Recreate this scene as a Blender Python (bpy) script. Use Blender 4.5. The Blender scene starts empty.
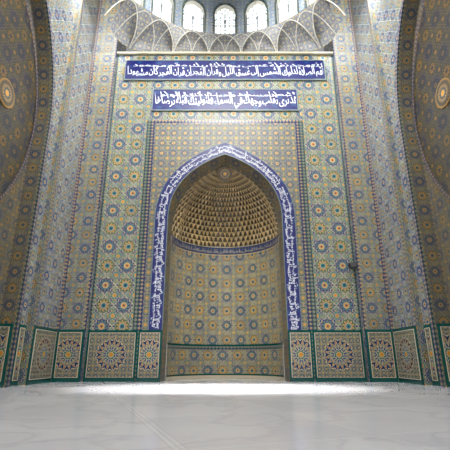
import bpy, math, random, bisect
from mathutils import Vector, Matrix
random.seed(4)
S=bpy.context.scene
COL=S.collection
pi=math.pi
# ---------------------------------------------------------------- node helper
class V:
    def __init__(s,nt,k): s.nt=nt; s.k=k
    def _op(s,op,*a):
        n=s.nt.nodes.new('ShaderNodeMath'); n.operation=op
        for i,x in enumerate((s,)+a):
            if isinstance(x,V): s.nt.links.new(x.k,n.inputs[i])
            else: n.inputs[i].default_value=x
        return V(s.nt,n.outputs[0])
    def __add__(s,o): return s._op('ADD',o)
    __radd__=__add__
    def __mul__(s,o): return s._op('MULTIPLY',o)
    __rmul__=__mul__
    def __sub__(s,o): return s._op('SUBTRACT',o)
    def __rsub__(s,o): return (s*-1.0)+o
    def __truediv__(s,o): return s._op('DIVIDE',o)
    def abs(s): return s._op('ABSOLUTE')
    def fr(s): return s._op('FRACT')
    def fl(s): return s._op('FLOOR')
    def sin(s): return s._op('SINE')
    def cos(s): return s._op('COSINE')
    def gt(s,o): return s._op('GREATER_THAN',o)
    def lt(s,o): return s._op('LESS_THAN',o)
    def mn(s,o): return s._op('MINIMUM',o)
    def mx(s,o): return s._op('MAXIMUM',o)
    def sq(s): return s._op('SQRT')
    def at2(s,o): return s._op('ARCTAN2',o)
def mixc(nt,f,a,b):
    n=nt.nodes.new('ShaderNodeMix'); n.data_type='RGBA'
    if isinstance(f,V): nt.links.new(f.k,n.inputs[0])
    else: n.inputs[0].default_value=f
    for i,c in ((6,a),(7,b)):
        if isinstance(c,tuple): n.inputs[i].default_value=(c[0],c[1],c[2],1)
        else: nt.links.new(c,n.inputs[i])
    return n.outputs[2]
def noise(nt,scale,detail=3,obj=False):
    tc=nt.nodes.new('ShaderNodeTexCoord'); n=nt.nodes.new('ShaderNodeTexNoise')
    n.inputs['Scale'].default_value=scale; n.inputs['Detail'].default_value=detail
    nt.links.new(tc.outputs['Object'],n.inputs['Vector'])
    return V(nt,n.outputs['Fac'])
def uvs(nt):
    u=nt.nodes.new('ShaderNodeUVMap'); u.uv_map='UVMap'
    s=nt.nodes.new('ShaderNodeSeparateXYZ'); nt.links.new(u.outputs[0],s.inputs[0])
    return V(nt,s.outputs[0]),V(nt,s.outputs[1])
def material(name,fn,rough=.3,metal=0,emit=None):
    m=bpy.data.materials.new(name); m.use_nodes=True; nt=m.node_tree
    b=nt.nodes['Principled BSDF']; b.inputs['Roughness'].default_value=rough; b.inputs['Metallic'].default_value=metal
    c=fn(nt)
    if isinstance(c,tuple): b.inputs['Base Color'].default_value=(*c,1)
    else: nt.links.new(c,b.inputs['Base Color'])
    if emit:
        if isinstance(c,tuple): b.inputs['Emission Color'].default_value=(*c,1)
        else: nt.links.new(c,b.inputs['Emission Color'])
        b.inputs['Emission Strength'].default_value=emit
    return m
def flat(name,c,rough=.4,metal=0,var=.12):
    def fn(nt):
        n=noise(nt,9)
        return mixc(nt,n,tuple(x*(1-var) for x in c),tuple(min(1,x*(1+var)) for x in c))
    return material(name,fn,rough,metal)
def star(x,y,n,R,dep):
    r=(x*x+y*y).sq(); a=y.at2(x)*(n/(2*pi)); q=((a.fr())-.5).abs()*2
    return r/(R*(1-dep*q))
BLUE=(.006,.022,.12); LBL=(.012,.070,.17); TUR=(.006,.125,.135); GRN=(.03,.085,.045); OCH=(.46,.21,.03); CRM=(.46,.41,.28); WHT=(.74,.74,.68)
def girih(nt,s,field,alt,line,acc,gold,U=None,Vv=None,lw=.55,floral=True,gr=.12,vary=False):
    if U is None: U,Vv=uvs(nt)
    U=U/s; Vv=Vv/s
    x=U.fr()-.5; y=Vv.fr()-.5; x2=(U+.5).fr()-.5; y2=(Vv+.5).fr()-.5
    l1=((U*3).fr()-.5).abs(); l2=((Vv*3).fr()-.5).abs()
    l3=(((U+Vv)*2).fr()-.5).abs(); l4=(((U-Vv)*2).fr()-.5).abs()
    c=mixc(nt,(l1+l2).gt(.5),field,alt)
    c=mixc(nt,(l3+l4).lt(.28),c,acc)
    if floral:
        fx=(U*6).fr()-.5; fy=(Vv*6).fr()-.5; hh=((U*6).fl()*.5+(Vv*6).fl()*.5).fr()
        fs=star(fx,fy,6,.33,.45)
        c=mixc(nt,fs.lt(1),c,line)
        g2=mixc(nt,hh.gt(.25),gold,alt)
        c=mixc(nt,star(fx,fy,6,.19,.2).lt(1),c,g2)
    ln=(l3.gt(.5-.06*lw)).mx(l4.gt(.5-.06*lw)).mx(l1.gt(.5-.045*lw)).mx(l2.gt(.5-.045*lw))
    c=mixc(nt,ln,c,line)
    f2,a2=field,alt
    g3=gold
    if vary: # alternate rosettes swap their ground and petal glazes
        par=((U.fl()+Vv.fl())*.5).fr().gt(.25)
        f2=mixc(nt,par,field,acc); a2=mixc(nt,par,alt,gold); g3=mixc(nt,par,gold,alt)
    c=mixc(nt,star(x,y,10,.42,.22).lt(1),c,line)
    c=mixc(nt,star(x,y,10,.40,.24).lt(1),c,f2)
    c=mixc(nt,star(x,y,10,.33,.52).lt(1),c,line)
    c=mixc(nt,star(x,y,10,.31,.56).lt(1),c,a2)
    r=(x*x+y*y).sq()
    c=mixc(nt,star(x,y,10,gr+.045,.15).lt(1),c,field)
    c=mixc(nt,r.lt(gr+.014),c,line)
    c=mixc(nt,star(x,y,10,gr,.25).lt(1),c,g3)
    c=mixc(nt,r.lt(.05),c,field)
    c=mixc(nt,star(x2,y2,8,.25,.35).lt(1),c,line)
    c=mixc(nt,star(x2,y2,8,.23,.38).lt(1),c,alt)
    c=mixc(nt,star(x2,y2,8,.14,.4).lt(1),c,line)
    c=mixc(nt,star(x2,y2,8,.115,.4).lt(1),c,gold)
    return c
def mottle(nt,c,amt=.2,scale=2.2):
    n=noise(nt,scale,6)
    n=((n-.5)*2.2+.5).mx(0).mn(1)
    k=nt.nodes.new('ShaderNodeMix'); k.data_type='RGBA'; k.blend_type='MULTIPLY'; k.inputs[0].default_value=1
    g=mixc(nt,n,(1-amt,1-amt*.7,1.0),(1+amt*1.2,1+amt*.9,1-amt*.3))
    nt.links.new(c,k.inputs[6]); nt.links.new(g,k.inputs[7])
    return k.outputs[2]
M={}
M['wall']=material('tile_star_mosaic',lambda nt:mottle(nt,girih(nt,.62,BLUE,TUR,CRM,GRN,OCH,gr=.14,vary=True)),.42)
M['wallb']=material('tile_wide_star_mosaic',lambda nt:mottle(nt,girih(nt,.46,BLUE,(.015,.10,.12),(.42,.37,.24),(.04,.07,.05),(.38,.17,.03),vary=True)),.35)
M['lit']=material('tile_pale_blue_mosaic',lambda nt:mottle(nt,girih(nt,.433,(.008,.028,.12),LBL,(.48,.45,.35),(.02,.10,.11),(.34,.18,.05),vary=True)),.22)
M['span']=material('tile_spandrel_arabesque',lambda nt:mottle(nt,girih(nt,.40,(.015,.045,.12),(.09,.09,.04),(.46,.38,.22),(.02,.10,.09),(.48,.23,.04),floral=False)),.45)
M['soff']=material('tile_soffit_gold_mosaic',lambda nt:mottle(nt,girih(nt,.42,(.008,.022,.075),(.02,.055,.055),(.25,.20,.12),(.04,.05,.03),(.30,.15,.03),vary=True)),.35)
M['dark']=material('tile_recess_mosaic_shaded',lambda nt:mottle(nt,girih(nt,.55,(.005,.014,.05),(.015,.03,.03),(.12,.09,.05),(.02,.03,.015),(.20,.10,.02),gr=.10,vary=True)),.4)  # darkened palette: dimness of the side recess painted into the tiles
M['niche']=material('tile_niche_mosaic_lightened',lambda nt:mottle(nt,girih(nt,.50,(.012,.035,.12),(.015,.12,.12),(.56,.46,.29),(.09,.09,.04),(.50,.25,.05),vary=True)),.35)  # palette lightened to stand in for light inside the niche
def border(nt,c1,c2,c3,s=.16):
    U,W=uvs(nt)
    a=((W/s).fr()-.5).abs(); b=((U/s).fr()-.5).abs()
    c=mixc(nt,(a+b).lt(.42),c1,c2)
    return mixc(nt,(a+b).lt(.2),c,c3)
M['border']=material('tile_blue_border',lambda nt:border(nt,(.010,.018,.08),(.24,.23,.18),OCH,.12),.3)
M['borderg']=material('tile_teal_border',lambda nt:border(nt,(.010,.04,.055),(.26,.24,.16),TUR,.12),.3)
M['teal']=flat('glazed_teal_tile',(.005,.068,.060),.2)
M['cream']=flat('cream_stone',(.50,.45,.33),.4)
M['pframe']=flat('turquoise_line_tile',(.26,.32,.29),.4)
M['white']=flat('white_glaze',(.78,.81,.86),.3,0,.03)
M['ribw']=flat('pale_cream_plaster',(.55,.53,.46),.5)
M['black']=flat('black_plastic',(.02,.02,.022),.45)
M['metal']=flat('dark_grey_metal',(.12,.12,.12),.4,.6)
M['trace']=flat('pale_tracery_stone',(.22,.23,.24),.5)
M['gold']=flat('gilded_tile',(.30,.17,.04),.3)
def fband(nt):
    U,W=uvs(nt)
    n=((U*9+ (W*6).sin()*1.2).sin()*((W*14)+(U*7).sin()).cos())
    c=mixc(nt,n.gt(.6),(.004,.009,.11),(.007,.04,.15))
    e=(W-.5).abs()
    c=mixc(nt,e.gt(.460),c,(.46,.44,.34))
    c=mixc(nt,e.gt(.474),c,(.01,.12,.14))
    return c
M['band']=material('tile_blue_inscription_ground',fband,.4)
def nband(nt):
    U,W=uvs(nt)
    a=((U/.12).fr()-.5).abs(); e=(W-.5).abs()
    c=mixc(nt,(a+e*.6).lt(.3),(.010,.02,.09),(.05,.08,.14))
    return mixc(nt,e.gt(.42),c,(.42,.34,.18))
M['nband']=material('tile_narrow_patterned_band',nband,.4)
def dadof(nt):
    U,W=uvs(nt)
    LN=(.50,.44,.29)
    c=girih(nt,.20,(.015,.03,.08),(.01,.10,.095),(.46,.40,.26),(.22,.08,.02),OCH,U+.10,W+.10,lw=.7,floral=False)
    for R,dp,n,col in ((.46,.12,16,LN),(.448,.14,16,(.010,.03,.09)),(.43,.42,16,LN),(.410,.46,16,(.22,.07,.02)),(.355,.46,16,LN),(.335,.50,16,(.010,.10,.09)),(.27,.42,16,LN),(.252,.45,16,(.012,.04,.13)),(.175,.3,8,LN),(.158,.36,8,(.012,.10,.09)),(.10,.35,8,LN),(.085,.4,8,OCH)):
        c=mixc(nt,star(U,W,n,R,dp).lt(1),c,col)
    return mottle(nt,c,.15)
M['dado']=material('tile_dado_star_panel',dadof,.25)
def muq(nt):
    U,W=uvs(nt)
    row=W.fl(); st=(row*.5).fr()
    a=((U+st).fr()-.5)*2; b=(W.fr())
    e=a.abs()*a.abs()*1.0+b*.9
    c=mixc(nt,e.lt(.82),(.50,.38,.20),(.16,.11,.055))  # cell centres painted dark as shade in the hollows, edges gold
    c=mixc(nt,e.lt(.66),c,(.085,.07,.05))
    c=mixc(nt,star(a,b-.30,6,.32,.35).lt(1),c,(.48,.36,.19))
    c=mixc(nt,star(a,b-.30,6,.17,.3).lt(1),c,(.02,.06,.14))
    return mottle(nt,c,.15)
M['muq']=material('tile_semidome_shaded_cells',muq,.35)
def sunf(nt):
    U,W=uvs(nt)
    c=mixc(nt,star(U,W,24,.98,.25).lt(1),(.12,.09,.05),(.02,.02,.02))
    c=mixc(nt,star(U,W,24,.8,.35).lt(1),c,(.30,.20,.08))
    c=mixc(nt,star(U,W,12,.55,.35).lt(1),c,(.02,.025,.06))
    c=mixc(nt,star(U,W,12,.42,.35).lt(1),c,(.03,.11,.12))
    return mixc(nt,star(U,W,12,.30,.35).lt(1),c,(.60,.30,.05))
M['sun']=material('tile_sunburst_boss',sunf,.3)
M['drum']=material('tile_pale_drum',lambda nt:girih(nt,.34,(.12,.18,.30),(.20,.28,.33),(.58,.57,.52),(.16,.25,.30),(.46,.35,.18),floral=False),.5)
M['squ']=material('tile_squinch_net',lambda nt:girih(nt,.24,(.05,.07,.14),(.15,.16,.14),(.48,.44,.34),(.07,.13,.13),(.44,.29,.12),floral=False),.5)
def glassf(nt):
    U,W=uvs(nt)
    a=((U*6).fr()-.5).abs(); b=((W*6).fr()-.5).abs()
    c=mixc(nt,(a+b).lt(.60),(.38,.46,.50),(1,1,.98))
    c=mixc(nt,(a+b).gt(.82),c,(.12,.16,.15))
    c=mixc(nt,(a+b).lt(.18),c,(.6,.68,.5))
    return c
M['glass']=material('daylit_lattice_glass',glassf,.3,0,1.45)
def floorf(nt):
    U,W=uvs(nt)
    n=noise(nt,.8,9); n2=noise(nt,2.6,8)
    v=(1-((n-.5).abs())*30).mx(0)
    c=mixc(nt,n,(.42,.42,.47),(.70,.70,.73))
    c=mixc(nt,n2*.5,c,(.60,.60,.63))
    c=mixc(nt,v*.26,c,(.32,.31,.36))
    P=(U*.94+W*.34); Q=(W*.94-U*.34)
    g1=((P/1.7).fr()-.5).abs(); g2=((Q/1.7).fr()-.5).abs()
    band=(g1.gt(.47)).mx(g2.gt(.47))
    chk=(((P/1.7).fl()+(Q/1.7).fl())*.5).fr()
    c=mixc(nt,chk*.4,c,(.44,.45,.51))
    c=mixc(nt,band*.18,c,(.76,.76,.76))
    jt=(g1.gt(.4975)).mx(g2.gt(.4975)).mx((g1-.47).abs().lt(.002)).mx((g2-.47).abs().lt(.002))
    c=mixc(nt,jt*.4,c,(.26,.26,.29))
    return c
M['floor']=material('polished_marble_floor',floorf,.13)
# ---------------------------------------------------------------- mesh helper
class MB:
    def __init__(s): s.v=[];s.f=[];s.uv=[];s.m=[];s.mats=[]
    def q(s,pts,uv,mat):
        i=len(s.v); s.v+= [tuple(p) for p in pts]; s.f.append(tuple(range(i,i+len(pts)))); s.uv+=list(uv)
        if mat not in s.mats: s.mats.append(mat)
        s.m.append(s.mats.index(mat))
    def wall(s,p0,p1,z0,z1,mat,u0=0,dv=0):
        L=math.hypot(p1[0]-p0[0],p1[1]-p0[1])
        s.q([(p0[0],p0[1],z0),(p1[0],p1[1],z0),(p1[0],p1[1],z1),(p0[0],p0[1],z1)],
            [(u0,z0+dv),(u0+L,z0+dv),(u0+L,z1+dv),(u0,z1+dv)],mat)
    def box(s,a,b,mat):
        x0,y0,z0=a;x1,y1,z1=b
        s.wall((x0,y0),(x1,y0),z0,z1,mat); s.wall((x1,y0),(x1,y1),z0,z1,mat)
        s.wall((x1,y1),(x0,y1),z0,z1,mat); s.wall((x0,y1),(x0,y0),z0,z1,mat)
        for z in (z0,z1):
            s.q([(x0,y0,z),(x1,y0,z),(x1,y1,z),(x0,y1,z)],[(x0,y0),(x1,y0),(x1,y1),(x0,y1)],mat)
    def obj(s,name,parent=None,smooth=False,merge=False,**kw):
        me=bpy.data.meshes.new(name); me.from_pydata(s.v,[],s.f)
        ul=me.uv_layers.new(name='UVMap')
        for i,u in enumerate(s.uv): ul.data[i].uv=u
        for m in s.mats: me.materials.append(M[m])
        for p,mi in zip(me.polygons,s.m): p.material_index=mi; p.use_smooth=smooth
        if merge:
            import bmesh
            bm=bmesh.new(); bm.from_mesh(me); bmesh.ops.remove_doubles(bm,verts=bm.verts,dist=1e-4); bm.to_mesh(me); bm.free()
        o=bpy.data.objects.new(name,me); COL.objects.link(o)
        if parent: o.parent=parent
        for k,v in kw.items(): o[k]=v
        return o
def mirror(b):
    n=MB(); n.mats=list(b.mats); n.m=list(b.m); n.v=[(-x,y,z) for x,y,z in b.v]; n.f=[tuple(reversed(f)) for f in b.f]
    i=0
    for f in b.f:
        k=len(f); n.uv+=list(reversed(b.uv[i:i+k])); i+=k
    return n
# ---------------------------------------------------------------- arabic text
FORMS={}
for ch,b,n in [('ء',0xFE80,1),('آ',0xFE81,2),('أ',0xFE83,2),('ؤ',0xFE85,2),('إ',0xFE87,2),('ئ',0xFE89,4),('ا',0xFE8D,2),('ب',0xFE8F,4),('ة',0xFE93,2),('ت',0xFE95,4),('ث',0xFE99,4),('ج',0xFE9D,4),('ح',0xFEA1,4),('خ',0xFEA5,4),('د',0xFEA9,2),('ذ',0xFEAB,2),('ر',0xFEAD,2),('ز',0xFEAF,2),('س',0xFEB1,4),('ش',0xFEB5,4),('ص',0xFEB9,4),('ض',0xFEBD,4),('ط',0xFEC1,4),('ظ',0xFEC5,4),('ع',0xFEC9,4),('غ',0xFECD,4),('ف',0xFED1,4),('ق',0xFED5,4),('ك',0xFED9,4),('ل',0xFEDD,4),('م',0xFEE1,4),('ن',0xFEE5,4),('ه',0xFEE9,4),('و',0xFEED,2),('ى',0xFEEF,2),('ي',0xFEF1,4),('L',0xFEFB,2),('M',0xFEF7,2),('N',0xFEF9,2)]: FORMS[ch]=(b,n)
def shape(t):
    t=t.replace('لا','L').replace('لأ','M').replace('لإ','N')
    out=[]
    for i,c in enumerate(t):
        if c not in FORMS: out.append(c); continue
        b,n=FORMS[c]
        prev=i>0 and t[i-1] in FORMS and FORMS[t[i-1]][1]==4
        nxt=i<len(t)-1 and t[i+1] in FORMS and FORMS[t[i+1]][1]>=2 and n==4
        k=0
        if prev and n>=2: k=1
        if nxt: k=3 if prev else 2
        out.append(chr(b+k))
    return ''.join(reversed(out))
def text_mesh(t,bold=.02):
    cu=bpy.data.curves.new('t','FONT'); cu.body=shape(t); cu.size=1; cu.offset=bold; cu.resolution_u=3
    cu.extrude=0; cu.space_word=.30; o=bpy.data.objects.new('t',cu); COL.objects.link(o)
    bpy.context.view_layer.update()
    dg=bpy.context.evaluated_depsgraph_get()
    me=bpy.data.meshes.new_from_object(o.evaluated_get(dg))
    vs=[v.co.copy() for v in me.vertices]; fs=[tuple(p.vertices) for p in me.polygons]
    bpy.data.objects.remove(o); bpy.data.meshes.remove(me)
    x0=min(v.x for v in vs);x1=max(v.x for v in vs);A=(x1-x0)
    def yy(y):
        if y<0: return y*.85
        if y<.38: return y*1.1
        return .418+(y-.38)*2.2
    ys=[yy(v.y) for v in vs]; y0=min(ys); y1=max(ys)
    r=[]
    for v,y in zip(vs,ys):
        yn=(y-y0)/(y1-y0); xn=(v.x-x0)/A
        yn=yn*.90+.05+.05*math.sin(v.x*2.1)
        r.append((max(0,min(1,xn-(.26*(yn-.5)-.14*math.sin(yn*pi))/A)),max(0,min(1,yn))))
    return r,fs,A
def letters(name,rows,fn,parent,mat='white',**kw):
    V_=[];F_=[]
    for row in rows:
        t,a0,a1,b0,b1=row[:5]
        vs,fs,asp=text_mesh(t,row[5] if len(row)>5 else .02); o=len(V_)
        V_+=[fn(a0+(a1-a0)*x,b0+(b1-b0)*y) for x,y in vs]; F_+=[tuple(i+o for i in f) for f in fs]
    me=bpy.data.meshes.new(name); me.from_pydata(V_,[],F_); me.materials.append(M[mat])
    o=bpy.data.objects.new(name,me); COL.objects.link(o); o.parent=parent
    for k,v in kw.items(): o[k]=v
    return o
def empty(name,loc=(0,0,0),**kw):
    o=bpy.data.objects.new(name,None); o.empty_display_size=.2; o.location=loc; COL.objects.link(o)
    for k,v in kw.items(): o[k]=v
    return o
# ---------------------------------------------------------------- arch curves
def bez(P,t):
    a=(1-t)**3;b=3*t*(1-t)**2;c=3*t*t*(1-t);d=t**3
    return (a*P[0][0]+b*P[1][0]+c*P[2][0]+d*P[3][0], a*P[0][1]+b*P[1][1]+c*P[2][1]+d*P[3][1])
OUT=[(2.3,5.0),(2.3,6.45),(1.30,7.3),(0,7.8)]
INN=[(1.86,5.0),(1.86,6.22),(1.05,6.92),(0,7.32)]
NB=28
inn=[bez(INN,i/NB) for i in range(NB+1)]
out=[bez(OUT,i/NB) for i in range(NB+1)]
ZD=1.44
# ---------------------------------------------------------------- back wall
w=MB()
TOP=11.6
for s in (1,-1):
    def W(x0,x1,z0,z1,m,u0=None):
        a,b=(x0,x1) if s>0 else (-x1,-x0)
        w.wall((a,0),(b,0),z0,z1,m,a if u0 is None else u0)
    W(1.86,2.5,0,ZD,'teal')
    W(1.86,2.3,ZD,5.0,'teal')
    W(2.3,2.5,ZD,5.0,'span')
    for i in range(NB):
        (x0,z0),(x1,z1)=out[i],out[i+1]
        w.q([(s*x1,0,z1),(s*x0,0,z0),(s*x0,0,8.6),(s*x1,0,8.6)],[(s*x1,z1),(s*x0,z0),(s*x0,8.6),(s*x1,8.6)],'span')
        (a0,c0),(a1,c1)=inn[i],inn[i+1]
        w.q([(s*a1,0,c1),(s*a0,0,c0),(s*x0,0,z0),(s*x1,0,z1)],[(0,0)]*4,'teal')
    W(2.3,2.5,5.0,8.6,'span')
    W(2.5,2.62,0,8.6,'border')
    W(0,2.62,8.6,8.72,'border')
    W(2.62,2.78,0,8.72,'borderg')
    W(2.78,4.02,0,8.72,'wall',0)
    W(0,2.78,8.72,TOP,'wall',0)
    W(2.78,4.02,8.72,TOP,'wall',0)
    W(4.02,4.1,0,TOP,'borderg')
w.obj('wall_back',kind='structure')
def side():
    b=MB(); H=15.2
    b.wall((4.1,0),(4.1,-.2),0,H,'lit')
    b.wall((4.1,0),(4.1,1.0),TOP,H,'lit')
    b.wall((4.1,-.2),(4.18,-.2),0,H,'border'); b.wall((4.18,-.2),(4.87,-.2),0,H,'wallb',0); b.wall((4.87,-.2),(4.95,-.2),0,H,'border')
    b.wall((4.95,-.2),(4.95,-.3),0,H,'border'); b.wall((4.95,-.3),(4.95,-1.6),0,H,'lit',0); b.wall((4.95,-1.6),(4.95,-1.7),0,H,'border')
    b.wall((4.95,-1.7),(5.15,-1.7),0,H,'wallb')
    X=5.15; yj=-2.3; R=4.76; cy=yj-R; zs=7.0
    b.wall((X,-1.7),(X,yj+.12),0,zs,'lit')
    b.wall((X,-1.7),(X,yj),zs,H,'lit')
    N=48; X2=5.55
    pts=[(cy+R*math.cos(pi*i/N),zs+R*math.sin(pi*i/N)) for i in range(N+1)]
    EW=.12; XE=X-.06
    full=[(yj,0,0)]+[(cy+R*math.cos(pi*i/N),zs+R*math.sin(pi*i/N),pi*i/N) for i in range(N+1)]+[(cy-R,0,pi)]
    outr=[(yj+EW,0)]+[(cy+(R+EW)*math.cos(pi*i/N),zs+(R+EW)*math.sin(pi*i/N)) for i in range(N+1)]+[(cy-R-EW,0)]
    uu=0
    for i in range(len(full)-1):
        y0,z0=full[i][:2];y1,z1=full[i+1][:2];(a0,c0),(a1,c1)=outr[i],outr[i+1]; d=math.hypot(y1-y0,z1-z0)
        b.q([(XE,y0,z0),(XE,y1,z1),(XE,a1,c1),(XE,a0,c0)],[(0,uu),(0,uu+d),(EW,uu+d),(EW,uu)],'border')
        b.q([(XE,a0,c0),(XE,a1,c1),(X,a1,c1),(X,a0,c0)],[(0,0)]*4,'teal')
        b.q([(XE,y0,z0),(XE,y1,z1),(X,y1,z1),(X,y0,z0)],[(0,uu),(0,uu+d),(.06,uu+d),(.06,uu)],'borderg')
        uu+=d
    u=0
    for i in range(N):
        (y0,z0),(y1,z1)=pts[i],pts[i+1]
        b.q([(X,y0,z0),(X,y1,z1),(X,y1,H),(X,y0,H)],[(-y0,z0),(-y1,z1),(-y1,H),(-y0,H)],'lit')
        d=R*pi/N
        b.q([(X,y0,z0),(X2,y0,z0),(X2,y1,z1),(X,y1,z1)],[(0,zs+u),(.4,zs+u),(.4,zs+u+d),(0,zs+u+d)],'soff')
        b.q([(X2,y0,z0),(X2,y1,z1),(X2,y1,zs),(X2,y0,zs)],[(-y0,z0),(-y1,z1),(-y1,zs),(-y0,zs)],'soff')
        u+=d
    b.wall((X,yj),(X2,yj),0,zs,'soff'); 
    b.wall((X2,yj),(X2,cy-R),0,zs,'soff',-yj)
    b.wall((X,cy-R),(X2,cy-R),0,zs,'soff'); b.wall((X,cy-R),(X,-15),0,H,'lit')
    X3=X2-.02
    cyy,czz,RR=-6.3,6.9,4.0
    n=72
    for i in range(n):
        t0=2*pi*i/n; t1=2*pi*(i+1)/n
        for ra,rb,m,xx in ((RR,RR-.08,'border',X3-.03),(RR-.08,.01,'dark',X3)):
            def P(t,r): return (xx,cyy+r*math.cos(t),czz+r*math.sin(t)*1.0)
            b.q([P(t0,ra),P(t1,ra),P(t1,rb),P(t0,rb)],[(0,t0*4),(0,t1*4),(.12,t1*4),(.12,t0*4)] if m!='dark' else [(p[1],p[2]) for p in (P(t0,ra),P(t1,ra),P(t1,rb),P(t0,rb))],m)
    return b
sd=side()
sd.obj('wall_right',kind='structure'); mirror(sd).obj('wall_left',kind='structure')
for s in (1,-1):
    b=MB(); n=48
    for i in range(n):
        a0=2*pi*i/n;a1=2*pi*(i+1)/n
        for r0,r1,dx in ((.32,.37,0),(0,.32,.01)):
            pts=[(0,r*math.cos(a),r*math.sin(a)) for r,a in ((r0,a0),(r0,a1),(r1,a1),(r1,a0))]
            if r0==0: pts=[(0,0,0),(0,.32*math.cos(a1),.32*math.sin(a1)),(0,.32*math.cos(a0),.32*math.sin(a0))]
            b.q([(x-s*dx,y,z) for x,y,z in pts],[(p[1]/.33,p[2]/.33) for p in pts],'gold' if r0 else 'sun')
    o=b.obj('tile_medallion',label='round gilded star medallion set in recess tiles with painted shade',category='medallion',group='recess medallions')
    o.location=(s*5.50,-3.86,6.97)
b=MB()
b.q([(-7,-15,0),(7,-15,0),(7,3,0),(-7,3,0)],[(-7,-15),(7,-15),(7,3),(-7,3)],'floor')
b.obj('floor',kind='structure')
b=MB()
R0=4.1; CY=-4.1; N=64; ZC=15.2
for i in range(N):
    a0=2*pi*i/N;a1=2*pi*(i+1)/N
    def sqp(a):
        c,s_=math.cos(a),math.sin(a); k=min(7/abs(c) if abs(c)>1e-6 else 1e9, (10.9 if s_<0 else 5.1)/abs(s_) if abs(s_)>1e-6 else 1e9)
        return (c*k,CY+s_*k,ZC)
    b.q([(R0*math.cos(a0),CY+R0*math.sin(a0),ZC),sqp(a0),sqp(a1),(R0*math.cos(a1),CY+R0*math.sin(a1),ZC)],[(0,0),(1,0),(1,1),(0,1)],'cream')
    for j in range(8):
        e0=pi/2*j/8;e1=pi/2*(j+1)/8
        P=lambda a,e:(R0*math.cos(e)*math.cos(a),CY+R0*math.cos(e)*math.sin(a),ZC+.9+R0*math.sin(e))
        b.q([P(a0,e0),P(a1,e0),P(a1,e1),P(a0,e1)],[(a0*4,e0*4),(a1*4,e0*4),(a1*4,e1*4),(a0*4,e1*4)],'drum')
b.obj('ceiling',kind='structure')
# ---------------------------------------------------------------- drum with windows
ZW=12.6; SP=math.radians(17.3); HW=.42; ZH=14.1; ZDT=16.1
def rp(a,r=R0):
    return (r*math.sin(a),CY+r*math.cos(a))
b=MB(); wins=list(range(-4,5))
def otop(d):
    x=min(1,abs(d)/HW); return ZH-.55*(1-math.sqrt(max(0,1-x**1.7)))
for k in range(-5,6):
    c=k*SP
    n=14; ha=HW/R0
    if k in wins:
        for i in range(n):
            a0=c-ha+2*ha*i/n;a1=c-ha+2*ha*(i+1)/n
            t0=otop((a0-c)*R0);t1=otop((a1-c)*R0)
            p0,p1=rp(a0),rp(a1); q0,q1=rp(a0,R0+.25),rp(a1,R0+.25)
            b.q([(*p0,t0),(*p1,t1),(*p1,ZDT),(*p0,ZDT)],[(a0*4,t0),(a1*4,t1),(a1*4,ZDT),(a0*4,ZDT)],'drum')
            b.q([(*p0,t0),(*p1,t1),(*q1,t1),(*q0,t0)],[(0,0),(.1,0),(.1,.2),(0,.2)],'ribw')
            b.q([(*p0,ZW),(*p1,ZW),(*q1,ZW),(*q0,ZW)],[(0,0),(.1,0),(.1,.2),(0,.2)],'ribw')
        for sg in (-1,1):
            p=rp(c+sg*ha);q=rp(c+sg*ha,R0+.25); t=otop(HW)
            b.q([(*p,ZW),(*q,ZW),(*q,t),(*p,t)],[(0,0),(.2,0),(.2,1),(0,1)],'ribw')
    a=c+ha; e=c+SP-ha
    for i in range(4):
        a0=a+(e-a)*i/4;a1=a+(e-a)*(i+1)/4
        if k<5: b.wall(rp(a0),rp(a1),ZW,ZDT,'drum',a0*4)
b.obj('wall_drum',kind='structure')
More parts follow.
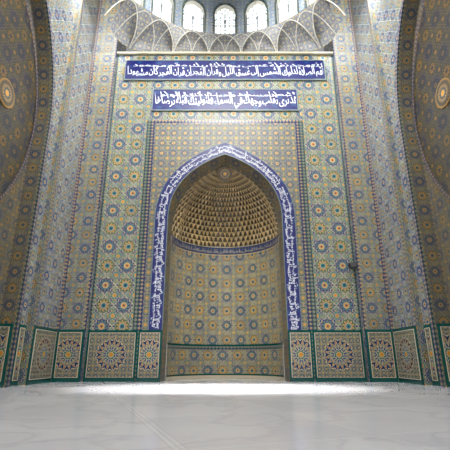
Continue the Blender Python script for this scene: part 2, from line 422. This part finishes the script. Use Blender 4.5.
for idx,k in enumerate(wins):
    c=k*SP; ha=HW/R0; b=MB(); n=14
    for i in range(n):
        a0=c-ha+2*ha*i/n;a1=c-ha+2*ha*(i+1)/n
        q0,q1=rp(a0,R0+.2),rp(a1,R0+.2); t0=otop((a0-c)*R0);t1=otop((a1-c)*R0)
        x0=(a0-c)*R0;x1=(a1-c)*R0
        b.q([(*q0,ZW),(*q1,ZW),(*q1,t1),(*q0,t0)],[(x0,ZW),(x1,ZW),(x1,t1),(x0,t0)],'glass')
    o=b.obj('window_%d'%(idx+1),kind='structure')
    t=MB()
    def bar(d0,z0,d1,z1,wd=.034):
        L=math.hypot(d1-d0,z1-z0); nx,nz=-(z1-z0)/L*wd/2,(d1-d0)/L*wd/2
        P=lambda d,z:(*rp(c+d/R0,R0+.14),z)
        t.q([P(d0-nx,z0-nz),P(d1-nx,z1-nz),P(d1+nx,z1+nz),P(d0+nx,z0+nz)],[(0,0)]*4,'trace')
    bar(0,ZW,0,ZH-.45,.04)
    for z in (ZW+.03,ZW+.55): bar(-HW,z,HW,z,.04)
    for sx in (-1,1):
        bar(sx*(HW-.02),ZW,sx*(HW-.02),ZH-.5,.04)
        cx=sx*HW/2
        for i in range(8):
            u0=pi*i/8;u1=pi*(i+1)/8; r=HW/2-.02
            bar(cx+r*math.cos(u0),ZH-.8+r*math.sin(u0)*1.3,cx+r*math.cos(u1),ZH-.8+r*math.sin(u1)*1.3)
    for i in range(12):
        u0=2*pi*i/12;u1=2*pi*(i+1)/12
        bar(.12*math.cos(u0),ZH-.3+.12*math.sin(u0),.12*math.cos(u1),ZH-.3+.12*math.sin(u1))
    t.obj('window_tracery',parent=o,label='grey tracery bars')
    t=MB(); L=[(c-ha,ZW)]+[(c-ha+2*ha*i/n,otop((-ha+2*ha*i/n)*R0)) for i in range(n+1)]+[(c+ha,ZW)]
    def o2(p): 
        d=(p[0]-c)*1.16+c; return (d,p[1]+(.09 if p[1]>ZW else 0))
    for i in range(len(L)-1):
        p,q=L[i],L[i+1]; P_,Q_=o2(p),o2(q); r=R0-.03
        t.q([(*rp(p[0],r),p[1]),(*rp(q[0],r),q[1]),(*rp(Q_[0],r),Q_[1]),(*rp(P_[0],r),P_[1])],[(0,p[1]),(0,q[1]),(.1,q[1]),(.1,p[1])],'borderg')
    t.obj('window_surround',parent=o,label='patterned tile surround')
# net of small vault cells between the wall head and the ring of windows
def sqb(a):
    s_,c_=math.sin(a),math.cos(a)
    k=R0/((abs(s_)**7+abs(c_)**7)**(1/7)); return (k*s_,CY+k*c_,TOP+.08)
def sq(a,t):
    x,y,z=sqb(a); p=rp(a,R0-.02)
    e=t**.75
    return (x+(p[0]-x)*e,y+(p[1]-y)*e,z+(ZW-z)*t)
HWR=SP/2*.985
def limt(a):
    f=abs(((a/SP+.5)%1)-.5)*2
    return .93*max(0,(1-f**1.9))**.62
b=MB(); n=240; A=math.radians(55); J=12
def net(a,t):
    l=limt(a); x,y,z=sq(a,t)
    d=.30*math.sin(min(1,max(0,(l-t))*2.2)*pi/2)*min(1,t*5)
    dv=Vector((x,y-CY,0)).normalized()
    return (x+dv.x*d*.7,y+dv.y*d*.7,z+d*.35)
for i in range(n):
    a0=-A+2*A*i/n;a1=-A+2*A*(i+1)/n
    for j in range(J):
        t0,t1=j/J,(j+1)/J
        b.q([net(a0,t0),net(a1,t0),net(a1,t1),net(a0,t1)],[(a0*4,t0),(a1*4,t0),(a1*4,t1),(a0*4,t1)],'squ')
b.obj('trim_2',smooth=True,merge=True,kind='structure')
b=MB(); b.box((-4.1,-.10,TOP),(4.1,.02,TOP+.08),'cream'); b.obj('trim_1',kind='structure')
def rib(b,ca,hw,e,top,wd=.05,r=.02):
    n=24; pts=[]
    for i in range(n+1):
        x=-1+2*i/n; zt=max(0,(1-abs(x)**1.9))**.62*top
        p=Vector(sq(ca+x*hw,zt)); dv=Vector((-p.x,CY-p.y,-1.5)).normalized(); pts.append(p+dv*e)
    for i in range(n):
        K=8
        for k in range(K):
            def ring(m,k):
                tg=(pts[min(n,m+1)]-pts[max(0,m-1)]).normalized(); n1=tg.cross(Vector((0,0,1)) if abs(tg.z)<.95 else Vector((0,1,0))).normalized(); n2=tg.cross(n1)
                a=2*pi*k/K; return pts[m]+(n1*math.cos(a)+n2*math.sin(a))*wd*.5
            b.q([ring(i,k),ring(i,k+1),ring(i+1,k+1),ring(i+1,k)],[(0,0)]*4,'ribw')
t=MB()
for k in range(-3,4): rib(t,k*SP,HWR,.0,.95,.035)
for k in range(-3,3): rib(t,(k+.5)*SP,HWR,.01,.95,.02)
t.obj('trim_3',kind='structure',smooth=True,merge=True)
# ---------------------------------------------------------------- mihrab
mih=empty('mihrab',label='tall tiled prayer niche with pointed arch and blue inscription band',category='prayer niche')
path=[]
for i in range(13): z=ZD+(5.0-ZD)*i/12; path.append(((-2.3,z),(-1.86,z)))
for i in range(1,NB+1): path.append(((-out[i][0],out[i][1]),(-inn[i][0],inn[i][1])))
for i in range(NB-1,-1,-1): path.append((out[i],inn[i]))
for i in range(11,-1,-1): z=ZD+(5.0-ZD)*i/12; path.append(((2.3,z),(1.86,z)))
mid=[((a[0]+c[0])/2,(a[1]+c[1])/2) for a,c in path]
cum=[0]
for i in range(1,len(mid)): cum.append(cum[-1]+math.dist(mid[i],mid[i-1]))
LT=cum[-1]
YB=-.07
b=MB()
for i in range(len(path)-1):
    (o0,i0),(o1,i1)=path[i],path[i+1]
    b.q([(i0[0],YB,i0[1]),(o0[0],YB,o0[1]),(o1[0],YB,o1[1]),(i1[0],YB,i1[1])],[(cum[i],0),(cum[i],1),(cum[i+1],1),(cum[i+1],0)],'band')
    for p0,p1 in ((o0,o1),(i0,i1)):
        b.q([(p0[0],YB,p0[1]),(p1[0],YB,p1[1]),(p1[0],0.0,p1[1]),(p0[0],0.0,p0[1])],[(0,cum[i]),(0,cum[i+1]),(.07,cum[i+1]),(.07,cum[i])],'pframe')
b.obj('arch_frame',parent=mih,label='deep blue glazed band around the arch')
def onarch(s_,bv):
    s_=max(0,min(LT-1e-4,s_)); k=min(len(cum)-2,max(0,bisect.bisect_right(cum,s_)-1)); f=(s_-cum[k])/(cum[k+1]-cum[k])
    L=lambda A,B:(A[0]+(B[0]-A[0])*f,A[1]+(B[1]-A[1])*f)
    o_=L(path[k][0],path[k+1][0]); i_=L(path[k][1],path[k+1][1])
    return (i_[0]+(o_[0]-i_[0])*bv,YB-.006,i_[1]+(o_[1]-i_[1])*bv)
KURSI=['الله لا إله إلا هو الحي القيوم لا تأخذه سنة ولا نوم له ما في السموات وما في الأرض من ذا الذي','يشفع عنده إلا بإذنه يعلم ما بين أيديهم وما خلفهم ولا يحيطون بشيء من علمه إلا بما شاء وسع','كرسيه السموات والأرض ولا يؤوده حفظهما وهو العلي العظيم لا إكراه في الدين قد تبين الرشد']
rows=[]
seg=LT/3
for i,t in enumerate(KURSI):
    a0=LT-seg*(i+1)+.01; a1=LT-seg*i-.01
    rows.append((t,a0,a1,.09,.91,.010))
t2=['هو الحي القيوم سنة نوم في السموت وهو في عنده علم حفظهم بشيء','يشفع عنده يعلم بين يديهم خلفهم ولا بشيء حفظهم وهو العظيم','وسع كرسيه حفظهم وهو العلي العظيم سنة نوم بشيء علم عنده يشفع']
for i,t in enumerate(t2):
    a0=LT-seg*(i+1)+.05; a1=LT-seg*i-.05
    rows.append((t,a0,a1,.52,.91,.002))
letters('inscription',rows,onarch,mih,label='white cursive script')
PY=.42; RN=1.79; K=RN/1.86; ZB=4.62; ZI=INN[3][1]
def prof(i):
    x,z=inn[i]; return (x*K, ZB+(z-5.0)*(7.14-ZB)/(ZI-5.0))
b=MB()
for s in (1,-1):
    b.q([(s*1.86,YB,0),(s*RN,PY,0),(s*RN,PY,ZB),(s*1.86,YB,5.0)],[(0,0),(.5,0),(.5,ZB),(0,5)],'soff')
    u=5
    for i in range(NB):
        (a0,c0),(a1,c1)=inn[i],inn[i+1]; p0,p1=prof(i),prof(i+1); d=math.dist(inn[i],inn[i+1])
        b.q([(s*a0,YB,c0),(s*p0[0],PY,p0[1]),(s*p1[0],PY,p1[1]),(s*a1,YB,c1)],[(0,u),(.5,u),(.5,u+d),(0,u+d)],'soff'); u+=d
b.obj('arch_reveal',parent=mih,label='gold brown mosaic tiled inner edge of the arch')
def cyl(z0,z1,mat,r=RN,n=48,vs=None):
    b=MB()
    for i in range(n):
        a0=pi*i/n;a1=pi*(i+1)/n
        v0,v1=(z0,z1) if vs is None else vs
        P=lambda a,z:(r*math.cos(a),PY+r*math.sin(a),z)
        b.q([P(a0,z0),P(a1,z0),P(a1,z1),P(a0,z1)],[(a0*r,v0),(a1*r,v0),(a1*r,v1),(a0*r,v1)],mat)
    return b
b=cyl(1.09,4.36,'niche'); b.obj('niche_wall',parent=mih,smooth=True,merge=True,label='curved mosaic tiled niche wall')
b=cyl(4.30,ZB,'nband',RN-.02,vs=(0,1)); b.obj('niche_band',parent=mih,smooth=True,merge=True,label='narrow blue inscription band under the semidome')
letters('inscription',[('حافظوا على الصلوات والصلاة الوسطى وقوموا لله قانتين فإن خفتم فرجالا أو ركبانا فإذا أمنتم فاذكروا الله',-pi*RN+.08,-.08,4.35,4.58,.0)],lambda a,z:((RN-.03)*math.cos(-a/RN) ,PY+(RN-.03)*math.sin(-a/RN),z),mih,mat='cream')
b=MB(); n=40
for i in range(n):
    a0=pi*i/n;a1=pi*(i+1)/n; r=RN-.02
    P=lambda a,z:(r*math.cos(a),PY+r*math.sin(a),z)
    for z0,z1,m in ((.0,.10,'cream'),(.10,.15,'teal'),(.15,.93,'niche'),(.93,1.04,'borderg'),(1.04,1.10,'teal')):
        b.q([P(a0,z0),P(a1,z0),P(a1,z1),P(a0,z1)],[(a0*1.7,z0),(a1*1.7,z0),(a1*1.7,z1),(a0*1.7,z1)],m)
b.obj('niche_dado',parent=mih,label='low teal bordered mosaic dado')
b=MB(); NC=32; NR=17; su=8; sv=6
prf=[prof(i) for i in range(NB+1)]
pc=[0]
for i in range(1,NB+1): pc.append(pc[-1]+math.dist(prf[i],prf[i-1]))
def pf(t):
    s_=t*pc[-1]; k=min(NB-1,max(0,bisect.bisect_right(pc,s_)-1)); f=(s_-pc[k])/(pc[k+1]-pc[k])
    return (prf[k][0]+(prf[k+1][0]-prf[k][0])*f,prf[k][1]+(prf[k+1][1]-prf[k][1])*f)
def dome(i,j):
    ph=pi*i/(NC*su); vv=j/sv; r,z=pf(j/(NR*sv)); uu=i/su
    row=math.floor(min(vv,NR-.001)); a=((uu+.5*(row%2))%1-.5)*2; bb=vv-row
    e=a*a+bb*.9
    sc=max(0,min(1,(.80-e)*2.2))
    lobe=abs(math.sin(ph*4.5+.0))
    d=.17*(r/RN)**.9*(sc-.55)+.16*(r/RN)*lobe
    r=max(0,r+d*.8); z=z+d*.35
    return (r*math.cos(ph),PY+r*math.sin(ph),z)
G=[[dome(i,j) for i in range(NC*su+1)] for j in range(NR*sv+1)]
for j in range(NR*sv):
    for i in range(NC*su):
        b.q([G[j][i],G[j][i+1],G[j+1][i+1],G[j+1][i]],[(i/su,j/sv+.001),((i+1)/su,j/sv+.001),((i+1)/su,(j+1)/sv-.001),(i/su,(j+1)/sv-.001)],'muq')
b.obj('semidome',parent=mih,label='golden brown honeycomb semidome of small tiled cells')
b=MB(); n=48; r=.26; cz=6.84; cyb=PY+.06; tl=.95
for i in range(n):
    a0=2*pi*i/n;a1=2*pi*(i+1)/n
    P=lambda a,q:(q*math.cos(a),cyb+q*math.sin(a)*math.cos(tl),cz-q*math.sin(a)*math.sin(tl))
    for q0,q1 in ((0,.5),(.5,1)):
        pts=[P(a0,r*q0),P(a0,r*q1),P(a1,r*q1),P(a1,r*q0)]
        uvv=[(q0*math.cos(a0),q0*math.sin(a0)),(q1*math.cos(a0),q1*math.sin(a0)),(q1*math.cos(a1),q1*math.sin(a1)),(q0*math.cos(a1),q0*math.sin(a1))]
        if q0==0: pts=pts[1:3]+[P(0,0)]; uvv=uvv[1:3]+[(0,0)]
        b.q(pts,uvv,'sun')
b.obj('sunburst_boss',parent=mih,label='radiating sunburst medallion')
# ---------------------------------------------------------------- inscription panels
def insc(hw,z0,z1,rows,lab):
    e=empty('inscription_panel',(0,0,z0),label=lab,category='inscription panel',group='inscription panels above the niche')
    b=MB(); y=-.05; 
    b.q([(-hw,y,0),(hw,y,0),(hw,y,z1-z0),(-hw,y,z1-z0)],[(-hw,.05),(hw,.05),(hw,.95),(-hw,.95)],'band')
    b.obj('panel_ground',parent=e,label='deep blue glazed tile ground')
    f=MB(); t=.025; h=z1-z0
    f.box((-hw-t,-.07,-t),(hw+t,-.0,0),'pframe'); f.box((-hw-t,-.07,h),(hw+t,-.0,h+t),'pframe')
    f.box((-hw-t,-.07,0),(-hw,-.0,h),'pframe'); f.box((hw,-.07,0),(hw+t,-.0,h),'pframe')
    f.obj('panel_frame',parent=e,label='thin pale turquoise border')
    letters('inscription',rows,lambda a,c:(a*hw,y-.008,c*h),e,label='white cursive script')
insc(3.72,10.45,11.30,[('أقم الصلاة لدلوك الشمس إلى غسق الليل وقرآن الفجر إن قرآن الفجر كان مشهودا',-.985,.985,.07,.93,.010),('فتهجد نفلة عسى يبعثك ربك مقم محمود',-.95,.95,.60,.92,.004)],'long blue tiled panel with white cursive script under the windows')
insc(2.62,9.12,9.99,[('قد نرى تقلب وجهك في السماء فلنولينك قبلة ترضاها',-.98,.98,.07,.93,.010),('شطر مسجد وحيث كنتم فولو',-.93,.93,.60,.92,.004)],'shorter blue tiled panel with white cursive script above the arch')
# ---------------------------------------------------------------- dado panels
def dado(p0,p1,lab,hz=ZD):
    p0=Vector(p0);p1=Vector(p1); d=p1-p0; w_=d.length; ang=math.atan2(d.y,d.x)
    t=.035; g=.075
    b=MB(); b.box((0,-t,0),(w_,-.003,hz),'teal')
    o=b.obj('dado_panel',label=lab,category='tile panel',group='star dado panels along the walls')
    o.location=(p0.x,p0.y,0); o.rotation_euler=(0,0,ang)
    b=MB(); cx=w_/2; cz=(hz+.04)/2; y=-t-.006
    a0,a1,c0,c1=g,w_-g,.13,hz-.09
    b.q([(a0,y,c0),(a1,y,c0),(a1,y,c1),(a0,y,c1)],[(a0-cx,c0-cz),(a1-cx,c0-cz),(a1-cx,c1-cz),(a0-cx,c1-cz)],'dado')
    b.obj('star_inlay',parent=o,label='cream and russet star mosaic inlay')
    b=MB(); q=.014; y0,y1=-t-.014,-t
    for A_,B_ in (((a0-q,y0,c0-q),(a1+q,y1,c0)),((a0-q,y0,c1),(a1+q,y1,c1+q)),((a0-q,y0,c0),(a0,y1,c1)),((a1,y0,c0),(a1+q,y1,c1))): b.box(A_,B_,'cream')
    b.obj('inlay_border',parent=o,label='thin cream border')
for s in (1,-1):
    def D(a,b_,lab):
        if s>0: dado(a,b_,lab)
        else: dado((-b_[0],b_[1]),(-a[0],a[1]),lab)
    D((1.87,0),(2.58,0),'narrow teal framed star panel beside the niche')
    D((2.60,0),(4.08,0),'wide teal framed panel with large central star')
    D((4.12,-.2),(4.91,-.2),'teal framed star panel on the pier')
    D((4.95,-.24),(4.95,-1.68),'teal framed star panel on the pier side')
    D((5.15,-1.74),(5.15,-2.12),'small teal framed star panel by the side arch')
    D((5.15+.02,-2.3),(5.54,-2.3),'small teal framed star panel inside the side arch')
sp=empty('wall_speaker',(3.97,0,3.38),label='small black loudspeaker on a wall bracket',category='loudspeaker')
b=MB(); b.box((-.03,-.08,-.03),(.03,-.0,.03),'metal'); b.box((-.05,-.015,-.08),(.05,0,.08),'metal'); b.obj('bracket',parent=sp)
b=MB(); b.box((-.11,-.24,-.08),(.11,-.08,.08),'black'); o=b.obj('cabinet',parent=sp,merge=True)
m=o.modifiers.new('b','BEVEL'); m.width=.02; m.segments=3
b=MB(); b.box((-.09,-.25,-.06),(.09,-.238,.06),'metal'); b.obj('grille',parent=sp)
# ---------------------------------------------------------------- lights
def area(name,loc,tgt,size,en,col=(1,1,1),sy=None,spread=180):
    l=bpy.data.lights.new(name,'AREA'); l.energy=en; l.size=size; l.color=col; l.spread=math.radians(spread)
    if sy: l.shape='RECTANGLE'; l.size_y=sy
    o=bpy.data.objects.new(name,l); o.location=loc; o.rotation_euler=(Vector(tgt)-Vector(loc)).to_track_quat('-Z','Y').to_euler(); COL.objects.link(o); return o
area('dome_daylight',(0,-6.3,12.5),(0,-3.2,0),4.0,1050,(1,.985,.95),None,150)
for s in (1,-1):
    area('upper_window_daylight',(-s*1.5,-5.5,13.0),(s*4.9,-.8,11.0),1.2,230,(1,1,1),None,80)
    area('pier_fill',(s*4.3,-3.6,14.9),(s*4.75,-.6,9.5),.8,260,(.98,.99,1),None,130)  # fill lamp added out of view to brighten the upper piers
area('drum_daylight',(0,-7.5,13.2),(0,0,13),2.0,28,(1,1,1),None,120)
area('hall_daylight',(0,-14,6),(0,0,5),8,200,(1,.97,.92),6)
for x,en in ((-1.6,34000),(0,52000),(1.6,34000)):
    l=bpy.data.lights.new('sun_pool','SPOT'); l.energy=en; l.spot_size=math.radians(17); l.spot_blend=1.0; l.shadow_soft_size=.3; l.color=(1,.98,.94)
    o=bpy.data.objects.new('sun_pool',l); o.location=(x*.6,-5.2,14.5); COL.objects.link(o)
    d=Vector((x,-2.7,0))-Vector(o.location); o.rotation_euler=d.to_track_quat('-Z','Y').to_euler()
wd=bpy.data.worlds.new('w'); S.world=wd; wd.use_nodes=True
wd.node_tree.nodes['Background'].inputs[0].default_value=(1,.99,.98,1); wd.node_tree.nodes['Background'].inputs[1].default_value=.33
cam=bpy.data.cameras.new('cam'); cam.lens=31.84; cam.sensor_width=36
co=bpy.data.objects.new('cam',cam); co.location=(0,-12.3,.6); co.rotation_euler=(math.radians(90+18.7),0,0); COL.objects.link(co); S.camera=co
S.view_settings.view_transform='Standard'
